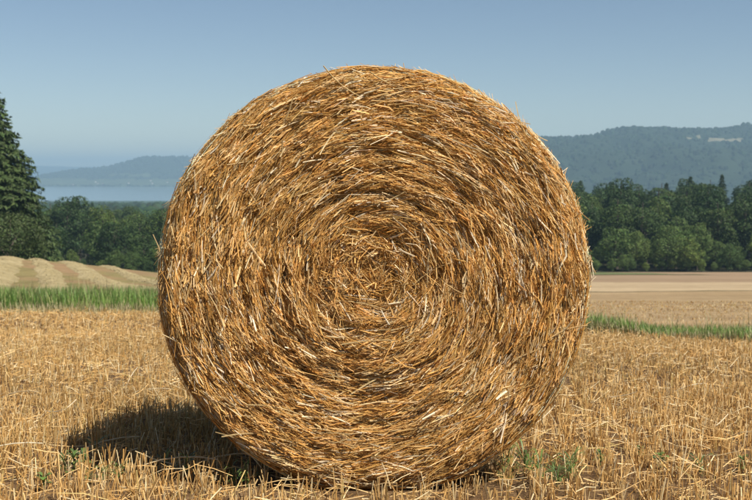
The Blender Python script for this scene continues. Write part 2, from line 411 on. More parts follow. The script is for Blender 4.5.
def spruce_mesh(h, r, levels, nb, nq, size, col, low=0.06):
    Ps, Ns, cs = [], [], []
    for L in range(levels):
        f = (L + U(0, 1)) / levels
        z = h * (low + (1 - low) * f)
        Lr = r * (1 - f) ** 0.85 * U(0.85, 1.12) + 0.15
        n = max(4, int(nb * (1 - 0.55 * f)))
        a0 = U(0, 6.28)
        for b in range(n):
            a = a0 + b * 6.283 / n + U(-.25, .25); l = Lr * U(0.75, 1.15)
            m = max(3, int(nq * l / r) + 2)
            t = np.sqrt(U(0.03, 1, m)); side = rng.normal(size=m) * 0.16 * l * (1 - t * .6)
            dx, dy = math.cos(a), math.sin(a)
            zz = z - l * (0.18 * t + 0.22 * t * t) + l * 0.10 * t ** 4 - np.abs(side) * .35
            P = np.stack([dx * t * l - dy * side, dy * t * l + dx * side, zz], -1)
            Ps.append(P); Ns.append(np.repeat(np.array([[dx * .7, dy * .7, .8]]), m, 0)); cs.append(np.full(m, U(.75, 1.25)))
    P = np.concatenate(Ps); N = np.concatenate(Ns); n = len(P); tint = np.concatenate(cs)
    V, F = quads_from(P, N, U(.6, 1.3, n) * size, 1.05, 0.45, 0.34)
    c = np.array(col)[None] * (tint * U(.65, 1.35, n))[:, None] * (1 + U(-0.1, 0.1, (n, 3)))
    crown = np_mesh('crown', V, [F], col=np.repeat(c, 4, 0), mats=[M_needle])
    parts = [tube([(0, 0, -1.0), (0, 0, h * .5), (0, 0, h * .99)], [h * .017, h * .010, h * .0012])]
    for q in range(26):
        f = U(.06, .8); a = U(0, 6.28); l = r * (1 - f) ** .85 * .75; z = h * (low + (1 - low) * f)
        parts.append(tube([(0, 0, z), (math.cos(a) * l * .5, math.sin(a) * l * .5, z - l * .12), (math.cos(a) * l, math.sin(a) * l, z - l * .35)], [h * .004, h * .003, h * .001], 4))
    V, F = join(parts)
    return np_mesh('trunk', V, [F], mats=[M_bark], smooth=True), crown
def tree(name, meshes, x, y, s, label, cat, group, rot=None, sz=1.0):
    wd = 1.0 if rot is not None else U(0.95, 1.3)
    e = empty(name, (x, y, float(gz(x, y)) - 0.1), (0, 0, U(0, 6.28) if rot is None else rot), (s * wd, s * wd, s * sz))
    obj('trunk', meshes[0], e); obj('crown', meshes[1], e)
    return tag(e, label, cat, group)

PALE = (0.13, 0.185, 0.046); MID = (0.088, 0.135, 0.034); DARK = (0.06, 0.098, 0.027); NEED = (0.04, 0.066, 0.028)
edge_m = [broadleaf_mesh(13, 4.3, 11000, 0.24, PALE, low=0.0, nl=64) for _ in range(3)]
mid_m = [broadleaf_mesh(20, 5.6, 13000, 0.32, MID, low=0.06, nl=70) for _ in range(3)]
dark_m = [broadleaf_mesh(24, 5.8, 13000, 0.35, DARK, low=0.08, nl=74) for _ in range(2)]
spr_m = [spruce_mesh(20.5, 4.8, 40, 11, 16, 0.58, NEED) for _ in range(2)]

def row(y0, y1, xa, xb, step, kinds, smin, smax, where, group):
    """kinds: list of (meshes, name, look, category)"""
    x = xa
    while x < xb:
        ms, name, look, cat = kinds[rng.integers(len(kinds))]
        tree(name, ms[rng.integers(len(ms))], x + U(-.3, .3) * step, U(y0, y1), U(smin, smax), look + ' ' + where, cat, group, sz=U(.95, 1.14))
        x += step * U(.8, 1.2)
KE = (edge_m, 'edge_tree', 'pale green bushy tree', 'tree'); KM = (mid_m, 'broadleaf_tree', 'mid green rounded tree', 'tree')
KD = (dark_m, 'broadleaf_tree', 'dark green broad tree', 'tree'); KS = (spr_m, 'spruce_tree', 'dark pointed spruce', 'conifer')
RT = 'wood behind the harvested fields'
row(286, 293, -26, 140, 5.2, [KE], .55, 1.12, 'in the front row of the wood behind the harvested fields', RT)
row(284, 287, -26, 140, 3.4, [(edge_m, 'shrub', 'low green shrub', 'shrub')], .22, .45, 'at the foot of the wood behind the harvested fields', RT)
row(297, 303, -28, 142, 6.5, [KM, KE, KD], .80, 1.02, 'in the second row of the wood behind the harvested fields', RT)
row(310, 322, -30, 150, 6.5, [KM, KD], .88, 1.04, 'in the third row of the wood behind the harvested fields', RT)
row(335, 350, -34, 160, 7.0, [KM, KD, KD], .98, 1.10, 'in the fourth row of the wood behind the harvested fields', RT)
row(370, 390, -36, 170, 7.0, [KM, KD, KD, KS], 1.04, 1.14, 'deep inside the wood behind the harvested fields', RT)
row(410, 440, -40, 200, 4.6, [KD, KD, KS], 1.16, 1.24, 'on the rear skyline of the wood below the wooded hill', RT)
LT = 'wood in the dip before the lake'
row(262, 274, -160, -22, 6.5, [KM, KD], .62, .9, 'in the front row of the wood between hay rows and lake', LT)
row(256, 262, -150, -20, 3.6, [(mid_m, 'shrub', 'low green shrub', 'shrub')], .22, .45, 'at the foot of the wood between hay rows and lake', LT)
row(300, 320, -175, -34, 8.0, [KM, KD], .80, 1.0, 'in the second row of the wood between hay rows and lake', LT)
row(335, 360, -190, -38, 8.5, [KM, KD], .80, 1.0, 'in the third row of the wood between hay rows and lake', LT)
row(385, 410, -210, -42, 8.5, [KD, KM], .80, 1.0, 'in the fourth row of the wood between hay rows and lake', LT)
row(430, 460, -230, -44, 8.0, [KD, KD, KS], .80, .98, 'deep inside the wood between hay rows and lake', LT)
row(490, 530, -250, -46, 6.5, [KD, KD, KD, KS], .84, .96, 'on the rear skyline of the wood before the lake', LT)
# farther tree cover as one mass
n = 9500
y = np.sqrt(U(640.**2, 2300.**2, n)); x = U(-0.62, 0.62, n) * y
P = np.stack([x, y, gz(x, y) + 9 + 4 * fbm(x / 60, y / 60, 71, 2)], -1)
P = P[fbm(x / 240, y / 240, 70, 2) > -0.25]
obj('valley_woodland', crowns('valley_woodland', P, U(4.5, 8, len(P)), (0.03, 0.05, 0.02)), kind='stuff')

# the big trees at the left edge of the picture
bs = spruce_mesh(29, 10.6, 100, 30, 70, 0.40, (0.058, 0.09, 0.032), low=0.03)
p = pix(-10, 250, 158)
tree('spruce_tree', bs, p.x, 158, 1.09, 'tall dark spruce rising beside the hay rows with jagged drooping branches', 'conifer', None, rot=1.0)
bd = broadleaf_mesh(9.5, 5.4, 22000, 0.20, (0.085, 0.108, 0.032), low=0.0, nl=70)
p = pix(11, 250, 146)
tree('broadleaf_tree', bd, p.x, 146, 1.0, 'olive green rounded tree at the foot of the tall spruce by the hay rows', 'tree', None, rot=2.0)
p = pix(-60, 250, 150)
tree('broadleaf_tree', mid_m[1], p.x, 152, 0.9, 'round green tree beyond the foot of the tall spruce', 'tree', None)

# ------------------------------------------------------------------ cut hay rows on the mown field
def hay_row(k):
    nt_, ns = 320, 17
    t = np.linspace(0, 1, nt_); d = 37 + t * (121 - 37)
    off = (k - 4) * 3.9 + 0.7 * math.sin(k * 7.3)
    xc = -10.2 - (d - 36) * 0.338 + off * 1.06 + 0.5 * np.sin(d * .05 + k) + 0.25 * fbm(d * .25, d * 0, 52 + k, 2)
    s = np.linspace(-1, 1, ns)
    w = (0.95, 1.25, 0.8, 1.4, 0.9, 1.1, 1.0)[k % 7] + 0.45 * fbm(d * .3, d * 0 + k, 50, 3)
    X = xc[:, None] + s[None] * w[:, None]; Y = d[:, None] + 0.33 * s[None] * w[:, None] + 0 * X
    X = X + 0.05 * rng.normal(size=X.shape); Y = Y + 0.05 * rng.normal(size=X.shape)
    H = np.cos(s * np.pi / 2)[None] ** 0.8 * (0.16 * (1 + 0.35 * fbm(X * 0.25, Y * 0.25, 61 + k, 2)) + 0.10 * U(-.5, 1, X.shape))
    Z = gz(X, Y) + np.where(np.abs(s)[None] > .99, -0.05, H) - 0.02
    V = np.stack([X, Y, Z], -1).reshape(-1, 3)
    i = np.arange(nt_ - 1)[:, None] * ns + np.arange(ns - 1)[None]
    F = np.stack([i, i + 1, i + ns + 1, i + ns], -1).reshape(-1, 4)
    o = obj('hay_row', np_mesh('hay_row', V, [F], mats=[M_row]))
    tag(o, 'pale raked row of cut hay running over the rise below the spruce', 'hay row', 'raked hay rows')
for k in range(-1, 7): hay_row(k)

# ------------------------------------------------------------------ far shore houses
def house_mesh():
    a, b, h, t = 7, 5, 6, 10
    V = np.array([[-a, -b, -3], [a, -b, -3], [a, b, -3], [-a, b, -3], [-a, -b, h], [a, -b, h], [a, b, h], [-a, b, h], [-a, 0, t], [a, 0, t]], float)
    w = np_mesh('wall', V, [np.array([[0, 1, 5, 4], [1, 2, 6, 5], [2, 3, 7, 6], [3, 0, 4, 7]]), np.array([[5, 6, 9], [7, 4, 8]])], mats=[M_wallw])
    R = np.array([[-a - .6, -b - .6, h - .5], [a + .6, -b - .6, h - .5], [a + .6, 0, t + .3], [-a - .6, 0, t + .3], [-a - .6, b + .6, h - .5], [a + .6, b + .6, h - .5]], float)
    return w, np_mesh('roof', R, [np.array([[0, 1, 2, 3], [3, 2, 5, 4]])], mats=[M_roof])
hw, hr = house_mesh()
X, Y, Z, cx, mi, F = H2
for hp in (74, 92, 97, 104, 131, 149, 152, 168):
    i = int(np.argmin(np.abs(X[:, 0] - (hp - 376) / FPX * 8100))); j = int(rng.integers(9, 20))
    e = empty('shore_house', (X[i, j], Y[i, j], Z[i, j]), (0, 0, U(-.5, .5)), (0.85, 0.85, 0.85))
    obj('wall', hw, e); obj('roof', hr, e)
    tag(e, 'tiny white house on the far shore of the lake', 'house', 'houses on the far lake shore')

# ------------------------------------------------------------------ the round bale
R0 = 0.766; BL = 1.22
fc = pix(374.5, 279, 3.65)
TILT = math.radians(5.8)
bale_o = empty('straw_bale', (0, 0, 0), (-TILT, 0, 0))
# base point: bottom of the front face, half the length back
loc_face = Vector(fc)
rotM = Matrix.Rotation(-TILT, 3, 'X')
bale_o.location = loc_face + rotM @ Vector((0, BL / 2, -R0 * 0.974))
tag(bale_o, 'large round golden straw bale standing on the stubble with its coiled end showing', 'bale')
CZ = R0 * 0.974                                   # bale centre height above its base
def Rad(th):                                      # th measured from +x, counter-clockwise seen from the camera
    r = R0 * (1 + 0.018 * fbm(np.cos(th) * 1.3 + 5, np.sin(th) * 1.3 + 5, 5, 3))
    r = r * (1 + 0.006 * np.cos(2 * th))
    return np.where(np.sin(th) < 0, np.minimum(r, R0 * 0.974 / np.maximum(-np.sin(th), 1e-3)), r)
PITCHR = 0.072
def relief(r, th):
    """height of the end face towards the camera"""
    rn = r / Rad(th)
    x = r * np.cos(th); z = r * np.sin(th)
    ph = r / PITCHR - th / (2 * np.pi) + 0.45 * fbm(x * 3, z * 3, 11, 2)
    saw = ph - np.floor(ph)
    ridge = 1 - 2 * np.abs(2 * np.clip(saw, 0, 1) - 1) ** 1.6 + 0.35 * np.sin(2 * np.pi * (r / 0.15 - th / 6.283))
    amp = 0.0045 + 0.0060 * np.exp(-((r - 0.30) / 0.17) ** 2)
    h = amp * ridge * (0.7 + 0.8 * vn(x * 4 + 9, z * 4, 31))
    h = h - 0.020 * np.exp(-((r - 0.41) / 0.03) ** 2) * (0.15 + 0.85 * sstep(0.0, -0.35, z)) - 0.010 * np.exp(-((r - 0.17) / 0.04) ** 2)
    h = h + 0.022 * fbm(x * 5, z * 5, 41, 4) + 0.02 * fbm(x * 14, z * 14, 47, 2) - 0.03 * np.exp(-(r / .1) ** 2)
    h = h - 0.085 * np.clip((rn - 0.90) / 0.10, 0, 1.3) ** 2.2
    return h
def face_pt(r, th, out):                          # local coordinates of a point of the front face
    return np.stack([r * np.cos(th), -BL / 2 - relief(r, th) - out, CZ + r * np.sin(th)], -1)

# body: one closed lathe-like mesh, end face relief in front
nth, nr = 220, 80
th = np.arange(nth) * 2 * np.pi / nth
rings = []
for rr in np.linspace(0.02, 0.985, nr): rings.append(face_pt(rr * Rad(th), th, -0.022))
for yy in np.linspace(-BL / 2 + .10, BL / 2 - .08, 24):
    rr = Rad(th) * (0.985 + 0.012 * fbm(th * 6, yy * 9 + 0 * th, 77, 2)); rings.append(np.stack([rr * np.cos(th), yy + 0 * th, CZ + rr * np.sin(th)], -1))
for q in np.linspace(.97, .02, 30):
    rr = q * Rad(th); rings.append(np.stack([rr * np.cos(th), BL / 2 - .02 - .06 * max(0, (q - .88) / .1) + 0.02 * fbm(rr * np.cos(th) * 6, rr * np.sin(th) * 6, 81, 3), CZ + rr * np.sin(th)], -1))
V = np.concatenate(rings); K = len(rings); j = np.arange(nth)
F = np.concatenate([np.stack([k * nth + j, k * nth + (j + 1) % nth, (k + 1) * nth + (j + 1) % nth, (k + 1) * nth + j], -1) for k in range(K - 1)])
body = obj('packed_body', np_mesh('packed_body', V, [F], mats=[M_core], smooth=True), bale_o)

STRAW = np.array([[0.71, 0.405, 0.118], [0.65, 0.345, 0.088], [0.77, 0.485, 0.175], [0.53, 0.265, 0.062], [0.85, 0.62, 0.30], [0.37, 0.172, 0.04], [0.90, 0.75, 0.50]])
def straw_colours(n, p=(0.24, 0.24, 0.16, 0.16, 0.08, 0.09, 0.03)):
    c = STRAW[rng.choice(7, n, p=p)]
    return c * U(0.82, 1.2, n)[:, None] * (1 + U(-.03, .03, (n, 3)))
def frame_at(r, th, out=0):
    """numerical tangent frame of the end face: point, e_theta, e_r, normal"""
    e = 0.006
    P = face_pt(r, th, out)
    et = unit(face_pt(r, th + e / np.maximum(r, .03), out) - face_pt(r, th - e / np.maximum(r, .03), out))
    er = unit(face_pt(r + e, th, out) - face_pt(np.maximum(r - e, 0), th, out))
    n = unit(np.cross(er, et)); s = np.sign(-n[:, 1:2]); n = n * np.where(s == 0, 1, s)
    return P, et, er, n
def face_straws(nlock, per, depth0, depth1, Lr, dev, colp=None, wmul=1.0):
    """locks of roughly parallel straws following the coil"""
    rl = np.sqrt(U(0.0004, 1, nlock)) * R0 * 1.0; tl = U(0, 2 * np.pi, nlock)
    al = rng.normal(0, dev, nlock) + 0.10                    # slight inward pitch of the coil
    core = np.exp(-(rl / 0.20) ** 2)
    al = al + core * rng.normal(0, 0.9, nlock)
    ol = U(depth0, depth1, nlock); cl = straw_colours(nlock) if colp is None else straw_colours(nlock, colp); Ll = U(*Lr, nlock)
    tilt = rng.normal(0, 0.10, nlock) + core * rng.normal(0, .15, nlock)
    k = np.repeat(np.arange(nlock), per); n = len(k)
    L = np.clip(Ll[k] * U(0.6, 1.25, n), .02, .26)
    r = np.clip(rl[k] + rng.normal(0, 0.010, n), 0.004, None); th = tl[k] + rng.normal(0, 0.02, n) / np.maximum(r, .04)
    Rm = Rad(th); r = np.minimum(r, Rm * (1 + U(-.012, .004, n)))
    P, et, er, nn = frame_at(r, th)
    a = al[k] + rng.normal(0, 0.11, n)
    near_rim = sstep(.9, 1.0, r / Rm)
    a = a * (1 - .5 * near_rim)
    L = L * (1 - .35 * near_rim)
    T = unit(et * np.cos(a)[:, None] - er * np.sin(a)[:, None] + nn * (tilt[k] + rng.normal(0, .05, n))[:, None])
    P = P + nn * (ol[k] + U(-.006, .006, n))[:, None]
    bend = er * (np.clip(np.cos(a), 0, 1) * L ** 2 / 8 / np.maximum(r, .12))[:, None] + nn * (rng.normal(0.015, .06, n) * L)[:, None] + er * (rng.normal(0, .075, n) * L)[:, None]
    C = straw_rings(P + bend * .5, T, L, bend)
    Uv = unit(nn + .8 * rng.normal(size=(n, 3))); Sv = unit(np.cross(T, Uv)); Uv = np.cross(Sv, T)
    w = (.0008 + .0026 * U(0, 1, n) ** 1.6) * wmul; h = w * U(.3, .75, n)
    tp = np.array([.85, 1, .85])
    Vv, Ff, m = prisms(C, Sv, Uv, w[:, None] * tp, h[:, None] * tp, cap=False)
    col = np.repeat(cl[k] * U(.78, 1.25, n)[:, None], m, 0)
    return Vv, Ff[0], col
parts = [face_straws(1900, 6, -.028, -.014, (.08, .19), .11, (.22, .26, .08, .24, .02, .18, .0), 1.0),  # deepest layer: more dark brown straws, shade of the gaps put into the colour
         face_straws(4300, 5, -.018, -.004, (.06, .18), .13, None, .9),
         face_straws(4400, 4, -.009, .005, (.05, .15), .17, (.24, .18, .24, .09, .15, .04, .06), .92),
         face_straws(3000, 4, -.008, .007, (.02, .08), .34, (.24, .2, .22, .14, .12, .06, .02), .55),
         face_straws(900, 3, -.002, .008, (.13, .25), .12, (.26, .2, .24, .1, .14, .04, .02), .55),
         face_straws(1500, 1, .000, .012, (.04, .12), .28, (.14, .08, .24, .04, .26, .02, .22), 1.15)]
# straws ruffled out of the rim
def rim_straws(n):
    th = U(-.35, np.pi + .35, n); r = Rad(th) * U(.955, 1.004, n); L = U(.02, .10, n)
    P, et, er, nn = frame_at(r, th)
    a = rng.normal(0, .45, n) + np.where(U(0, 1, n) < .5, 0, .3)
    T = unit(et * np.cos(a)[:, None] + er * np.abs(np.sin(a))[:, None] * .8 + nn * rng.normal(.1, .25, n)[:, None])
    C = straw_rings(P + er * .004, T, L, er * (L * rng.normal(0.02, .06, n))[:, None]); Sv = unit(np.cross(T, nn)); Uv = np.cross(Sv, T)
    w = U(.0008, .0020, n); tp = np.array([.85, 1, .6])
    Vv, Ff, m = prisms(C, Sv, Uv, w[:, None] * tp, w[:, None] * .6 * tp, cap=False)
    return Vv, Ff[0], np.repeat(straw_colours(n, (.2, .15, .22, .08, .2, .03, .12)), m, 0)
parts.append(rim_straws(2600))
# outer side (under the net) and rear face
def side_straws(n):
    th = U(0, 2 * np.pi, n); y = U(-BL / 2 + .03, BL / 2 - .02, n); L = U(.06, .2, n)
    edge = np.clip((-BL / 2 + .09 - y) / .09, 0, 1)
    r = Rad(th) * (1 - .012 * edge ** 2) + U(-.010, .004, n)
    er = np.stack([np.cos(th), 0 * th, np.sin(th)], -1); et = np.stack([-np.sin(th), 0 * th, np.cos(th)], -1); ey = np.array([[0, 1, 0.]])
    a = rng.normal(0, .25, n)
    T = unit(et * np.cos(a)[:, None] + ey * np.sin(a)[:, None])
    P = er * r[:, None] + np.stack([0 * th, y, CZ + 0 * th], -1)
    bend = er * (L ** 2 / 8 / R0)[:, None]
    C = straw_rings(P, T, L, bend); Sv = np.cross(T, er); w = U(.0013, .0026, n); h = w * .7; tp = np.array([.85, 1, .85])
    Vv, Ff, m = prisms(C, Sv, er, w[:, None] * tp, h[:, None] * tp, cap=False)
    return Vv, Ff[0], np.repeat(straw_colours(n), m, 0)
def rear_straws(n):
    r = np.sqrt(U(0, 1, n)) * R0 * .97; th = U(0, 6.283, n); L = U(.05, .15, n)
    et = np.stack([-np.sin(th), 0 * th, np.cos(th)], -1); er = np.stack([np.cos(th), 0 * th, np.sin(th)], -1); nn = np.repeat(np.array([[0, 1., 0]]), n, 0)
    a = rng.normal(0, .3, n); T = unit(et * np.cos(a)[:, None] + er * np.sin(a)[:, None])
    P = er * r[:, None] + np.stack([0 * th, BL / 2 - .005 + U(-.01, .015, n), CZ + 0 * th], -1)
    C = straw_rings(P, T, L, er * (L ** 2 / 8 / np.maximum(r, .1))[:, None]); Sv = np.cross(T, nn); w = U(.0013, .0026, n); tp = np.array([.85, 1, .85])
    Vv, Ff, m = prisms(C, Sv, nn, w[:, None] * tp, w[:, None] * .7 * tp, cap=False)
    return Vv, Ff[0], np.repeat(straw_colours(n), m, 0)
def flakes(n):
    r = np.sqrt(U(.001, .96, n)) * R0; th = U(0, 6.283, n); P, et, er, nn = frame_at(r, th)
    V, F = quads_from(P + nn * U(-.008, .010, n)[:, None], nn, U(.002, .0055, n), 1.2, .6, .45)
    return V, F, np.repeat(straw_colours(n, (.2, .14, .24, .08, .2, .04, .10)), 4, 0)
parts.append(flakes(9000))
parts += [side_straws(9000), rear_straws(3500)]
o_ = 0; Vs, Fs, Cs = [], [], []
for v, f, c in parts: Vs.append(v); Fs.append(f + o_); Cs.append(c); o_ += len(v)
obj('coiled_straw', np_mesh('coiled_straw', np.concatenate(Vs), [np.concatenate(Fs)], col=np.concatenate(Cs), mats=[M_straw]), bale_o, kind='stuff')

# individual loose straws on the end face, each its own part (shared meshes)
def single_straw(L, w, bendz, bendx, col):
    C = straw_rings(np.zeros((1, 3)), np.array([[1., 0, 0]]), np.array([L]), np.array([[0, bendz, bendx]]), K=5)
    wv = np.full((1, 5), w) * np.array([[.8, 1, 1, 1, .85]])
    Vv, Ff, m = prisms(C, np.array([[0, 0, 1.]]), np.array([[0, -1., 0]]), wv, wv * .65)
    return np_mesh('straw', Vv, Ff, col=np.repeat(np.array([col]), len(Vv), 0) * 1.0, mats=[M_straw])
sing = [single_straw(L, w, bz, bx, c) for L, w, bz, bx, c in [
    (.10, .0024, .004, .002, (.60, .42, .19)), (.13, .0026, .008, -.003, (.70, .55, .32)), (.16, .0024, .006, .010, (.55, .36, .15)),
    (.08, .0030, .003, .000, (.76, .63, .42)), (.19, .0026, .010, .012, (.62, .45, .21)), (.06, .0028, .002, .001, (.80, .69, .50)),
    (.11, .0022, -.004, .006, (.48, .29, .11)), (.14, .0030, .005, -.008, (.66, .50, .26))]]
def put_straw(me, r, th, a, tilt, out, roll=0.0):
    P, et, er, nn = [q[0] for q in frame_at(np.array([r]), np.array([th]))]
    T = unit(et * math.cos(a) - er * math.sin(a) + nn * tilt)
    Ny = unit(nn - T * np.dot(nn, T)); Zz = np.cross(T, -Ny)
    R = Matrix((T, -Ny, Zz)).transposed()
    o = obj('straw', me, bale_o)
    o.matrix_local = Matrix.Translation(Vector(P + nn * out)) @ R.to_4x4()
    return o
for k in range(285):
    r = math.sqrt(U(.002, .98)) * R0; th_ = U(0, 6.283)
    core = math.exp(-(r / .2) ** 2)
    put_straw(sing[rng.integers(8)], r, th_, rng.normal(.1, .36) + core * rng.normal(0, 1.2), rng.normal(.03, .10), U(.002, .012))
def face_polar(px, py):
    q = pix(px, py, fc.y); return math.hypot(q.x - fc.x, q.z - fc.z), math.atan2(q.z - fc.z, q.x - fc.x)
for px, py, ang, m_, tilt in [(207, 254, -28, 4, .12), (310, 268, -80, 2, .1), (545, 133, 8, 0, .05), (597, 210, 3, 2, .0), (592, 262, -50, 0, .1), (583, 300, -75, 0, .1),
                       (480, 97, -22, 0, .1), (500, 108, -25, 5, .1), (300, 80, 70, 5, .1), (248, 108, 35, 5, .1), (556, 430, -60, 3, .2), (430, 270, 35, 2, .1)]:
    r, t = face_polar(px, py); r = min(r, R0 * 1.01)
    # ang is the straw's direction in the picture; turn it into an angle from the coil tangent
    tang = math.degrees(t) + 90
    put_straw(sing[m_], r, t, math.radians(ang - tang), tilt, .012)

# net wrap: thin strands round the outside, a few folded over the rim
nv, nf, o_ = [], [], 0
seg = 150; tt = np.arange(seg) * 2 * np.pi / seg
def strand(r, y, w, radial):
    global o_
    ct = np.stack([np.cos(tt), 0 * tt, np.sin(tt)], -1)
    A = ct * r[:, None] + np.stack([0 * tt, y, CZ + 0 * tt], -1)
    d = ct * w if radial else np.repeat(np.array([[0, w, 0]]), seg, 0)
    B = A + d; j = np.arange(seg); k = (j + 1) % seg
    nv.append(np.concatenate([A, B])); nf.append(np.stack([j, k, k + seg, j + seg], -1) + o_); o_ += 2 * seg
for y0 in np.arange(-BL / 2 + .05, BL / 2 - .04, .028):
    strand(Rad(tt) + .0055 + .003 * fbm(tt * 5, 0 * tt + y0 * 7, 90, 2), y0 + .006 * np.sin(tt * 3 + y0 * 60), .0022, False)
for y0 in np.arange(-BL / 2 + .06, BL / 2 - .05, .028):
    zz = (np.arange(seg) % 2) * .028
    strand(Rad(tt) + .0050 + 0 * tt, y0 + zz, .0011, False)
for q, w in ((1.004, .0030), (.997, .0026), (.988, .0020), (.976, .0014)):
    r = Rad(tt) * q + .002; strand(r + .004 * fbm(tt * 7, 0 * tt + q * 90, 91, 2), -BL / 2 - relief(r, tt) - .012 + .004 * fbm(tt * 9, 0 * tt, 92, 2), w, True)
obj('net_wrap', np_mesh('net_wrap', np.concatenate(nv), [np.concatenate(nf)], mats=[M_net]), bale_o)

# ------------------------------------------------------------------ stubble
Bx, By = bale_o.location.x, bale_o.location.y
def bale_clear(x, y):
    """clearance under the bale above the ground"""
    inside = (y > fc.y - .10) & (y < fc.y + BL + .05) & (np.abs(x - Bx) < R0)
    c = R0 - np.sqrt(np.maximum(R0 ** 2 - (x - Bx) ** 2, 0))
    return np.where(inside, c, 9.0)
STUB = np.array([[.68, .43, .165], [.60, .345, .11], [.76, .515, .22], [.47, .26, .082], [.86, .68, .38], [.63, .46, .17]])
ROWA = math.radians(9); RS = 0.13
def stub_points(n, ya, yb, mx):
    y = np.sqrt(U(ya ** 2, yb ** 2, n)); x = U(-1, 1, n) * (0.37 * y + mx)
    u = x * math.cos(ROWA) - y * math.sin(ROWA); v = x * math.sin(ROWA) + y * math.cos(ROWA)
    u = (np.round(u / RS) + rng.normal(0, .2, n)) * RS
    x = u * math.cos(ROWA) + v * math.sin(ROWA); y = -u * math.sin(ROWA) + v * math.cos(ROWA)
    ok = y < d1_of(x, y) + .1
    return x[ok], y[ok]
def stubble(n, ya, yb, mx, wm, til):
    x, y = stub_points(n // til, ya, yb, mx)
    x = np.repeat(x, til) + rng.normal(0, .014, len(x) * til); y = np.repeat(y, til) + rng.normal(0, .014, len(y) * til)
    patchy = 0.8 + .5 * vn(x * .8, y * .8, 13)
    h = U(.045, .125, len(x)) * patchy
    cl = bale_clear(x, y); ok = cl > .03; x, y, h, cl = x[ok], y[ok], np.minimum(h[ok], cl[ok] * .9), cl[ok]
    m = len(x)
    lean = rng.normal(0, .17, (m, 2)) + np.array([.03, .0]); lean *= np.where(U(0, 1, m) < .2, 3.0, 1)[:, None]
    T = unit(np.stack([lean[:, 0], lean[:, 1], np.ones(m)], -1))
    P0 = np.stack([x, y, gz(x, y) - .012], -1); P1 = P0 + T * h[:, None]
    C = np.stack([P0, P1], 1); a = U(0, 6.28, m); Sv = np.stack([np.cos(a), np.sin(a), 0 * a], -1); Sv = unit(Sv - T * (Sv * T).sum(1, keepdims=True)); Uv = np.cross(Sv, T)
    w = U(.0012, .0024, m) * wm
    wv = w[:, None] * np.array([1, .9])
    V, F, k = prisms(C, Sv, Uv, wv, wv * .9)
    c = STUB[rng.choice(6, m, p=[.26, .22, .2, .14, .12, .06])] * U(.8, 1.2, m)[:, None] * (.82 + .36 * vn(x * .9, y * .6, 23))[:, None]
    col = np.repeat(c, k, 0).reshape(m, k, 3)
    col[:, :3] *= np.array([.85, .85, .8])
    return V, F, col.reshape(-1, 3)
def lying(n, ya, yb, mx, wm, K=3):
    y = np.sqrt(U(ya ** 2, yb ** 2, n)); x = U(-1, 1, n) * (.37 * y + mx)
    ok = (y < d1_of(x, y) + .1) & (bale_clear(x, y) > .05); x, y = x[ok], y[ok]; m = len(x)
    L = U(.03, .16, m); a = U(0, 6.28, m); tl = rng.normal(0, .22, m)
    T = unit(np.stack([np.cos(a), np.sin(a), tl], -1)); up = np.array([[0, 0, 1.]])
    P = np.stack([x, y, gz(x, y) + .006 + np.abs(tl) * L * .5 + U(0, .07, m) * (U(0, 1, m) < .6)], -1)
    C = straw_rings(P, T, L, np.stack([0 * x, 0 * x, rng.normal(0, .05, m) * L], -1), K); Sv = unit(np.cross(T, up)); Uv = np.cross(Sv, T)
    w = U(.0013, .0026, m)[:, None] * wm * np.array([[.85, 1, .85][:K]])
    V, F, k = prisms(C, Sv, Uv, w, w * .6, cap=False)
    c = STUB[rng.choice(6, m, p=[.22, .2, .24, .12, .18, .04])] * U(.8, 1.25, m)[:, None]
    return V, [F[0]], np.repeat(c, k, 0)
def merge(name, L, m, **kw):
    o = 0; Vs, Qs, Ts, Cs = [], [], [], []
    for V, F, c in L:
        Vs.append(V); Cs.append(c)
        for f in F:
            f = np.asarray(f)
            if len(f): (Qs if f.shape[1] == 4 else Ts).append(f + o)
        o += len(V)
    return obj(name, np_mesh(name, np.concatenate(Vs), [np.concatenate(q) for q in (Qs, Ts) if q], col=np.concatenate(Cs), mats=[m]), **kw)
merge('stubble', [stubble(32000, 2.2, 6.5, 1.6, 1.05, 4), stubble(42000, 6.5, 14, 2.0, 1.4, 4), stubble(30000, 14, 27.5, 2.5, 2.3, 3)], M_stub, kind='stuff')
merge('loose_chaff', [lying(7000, 2.2, 6.5, 1.6, 1.0), lying(14000, 6.5, 14, 2.0, 1.4, 2), lying(15000, 14, 27.5, 2.5, 2.2, 2)], M_stub, kind='stuff')

def field_straw(n, ya, yb):
    y = np.sqrt(U(ya ** 2, yb ** 2, n)); x = U(-.02, .5, n) * y
    ok = (y > d2_of(x, y) + .1); x, y = x[ok], y[ok]; m = len(x)
    T = unit(np.stack([rng.normal(0, .35, m), rng.normal(0, .35, m), np.ones(m)], -1)); L = U(.03, .08, m)
    P0 = np.stack([x, y, gz(x, y) - .01], -1); a = U(0, 6.28, m); Sv = np.stack([np.cos(a), np.sin(a), 0 * a], -1); Sv = unit(Sv - T * (Sv * T).sum(1, keepdims=True))
    w = (U(.004, .008, m) * (y / 22))[:, None] * np.array([[1, .8]])
    V, F, k = prisms(np.stack([P0, P0 + T * L[:, None]], 1), Sv, np.cross(Sv, T), w, w * .8, cap=False)
    return V, [F[0]], np.repeat(STUB[rng.choice(6, m)] * U(.75, .95, m)[:, None], k, 0)
merge('field_straw', [field_straw(9000, 15, 44)], M_stub, kind='stuff')
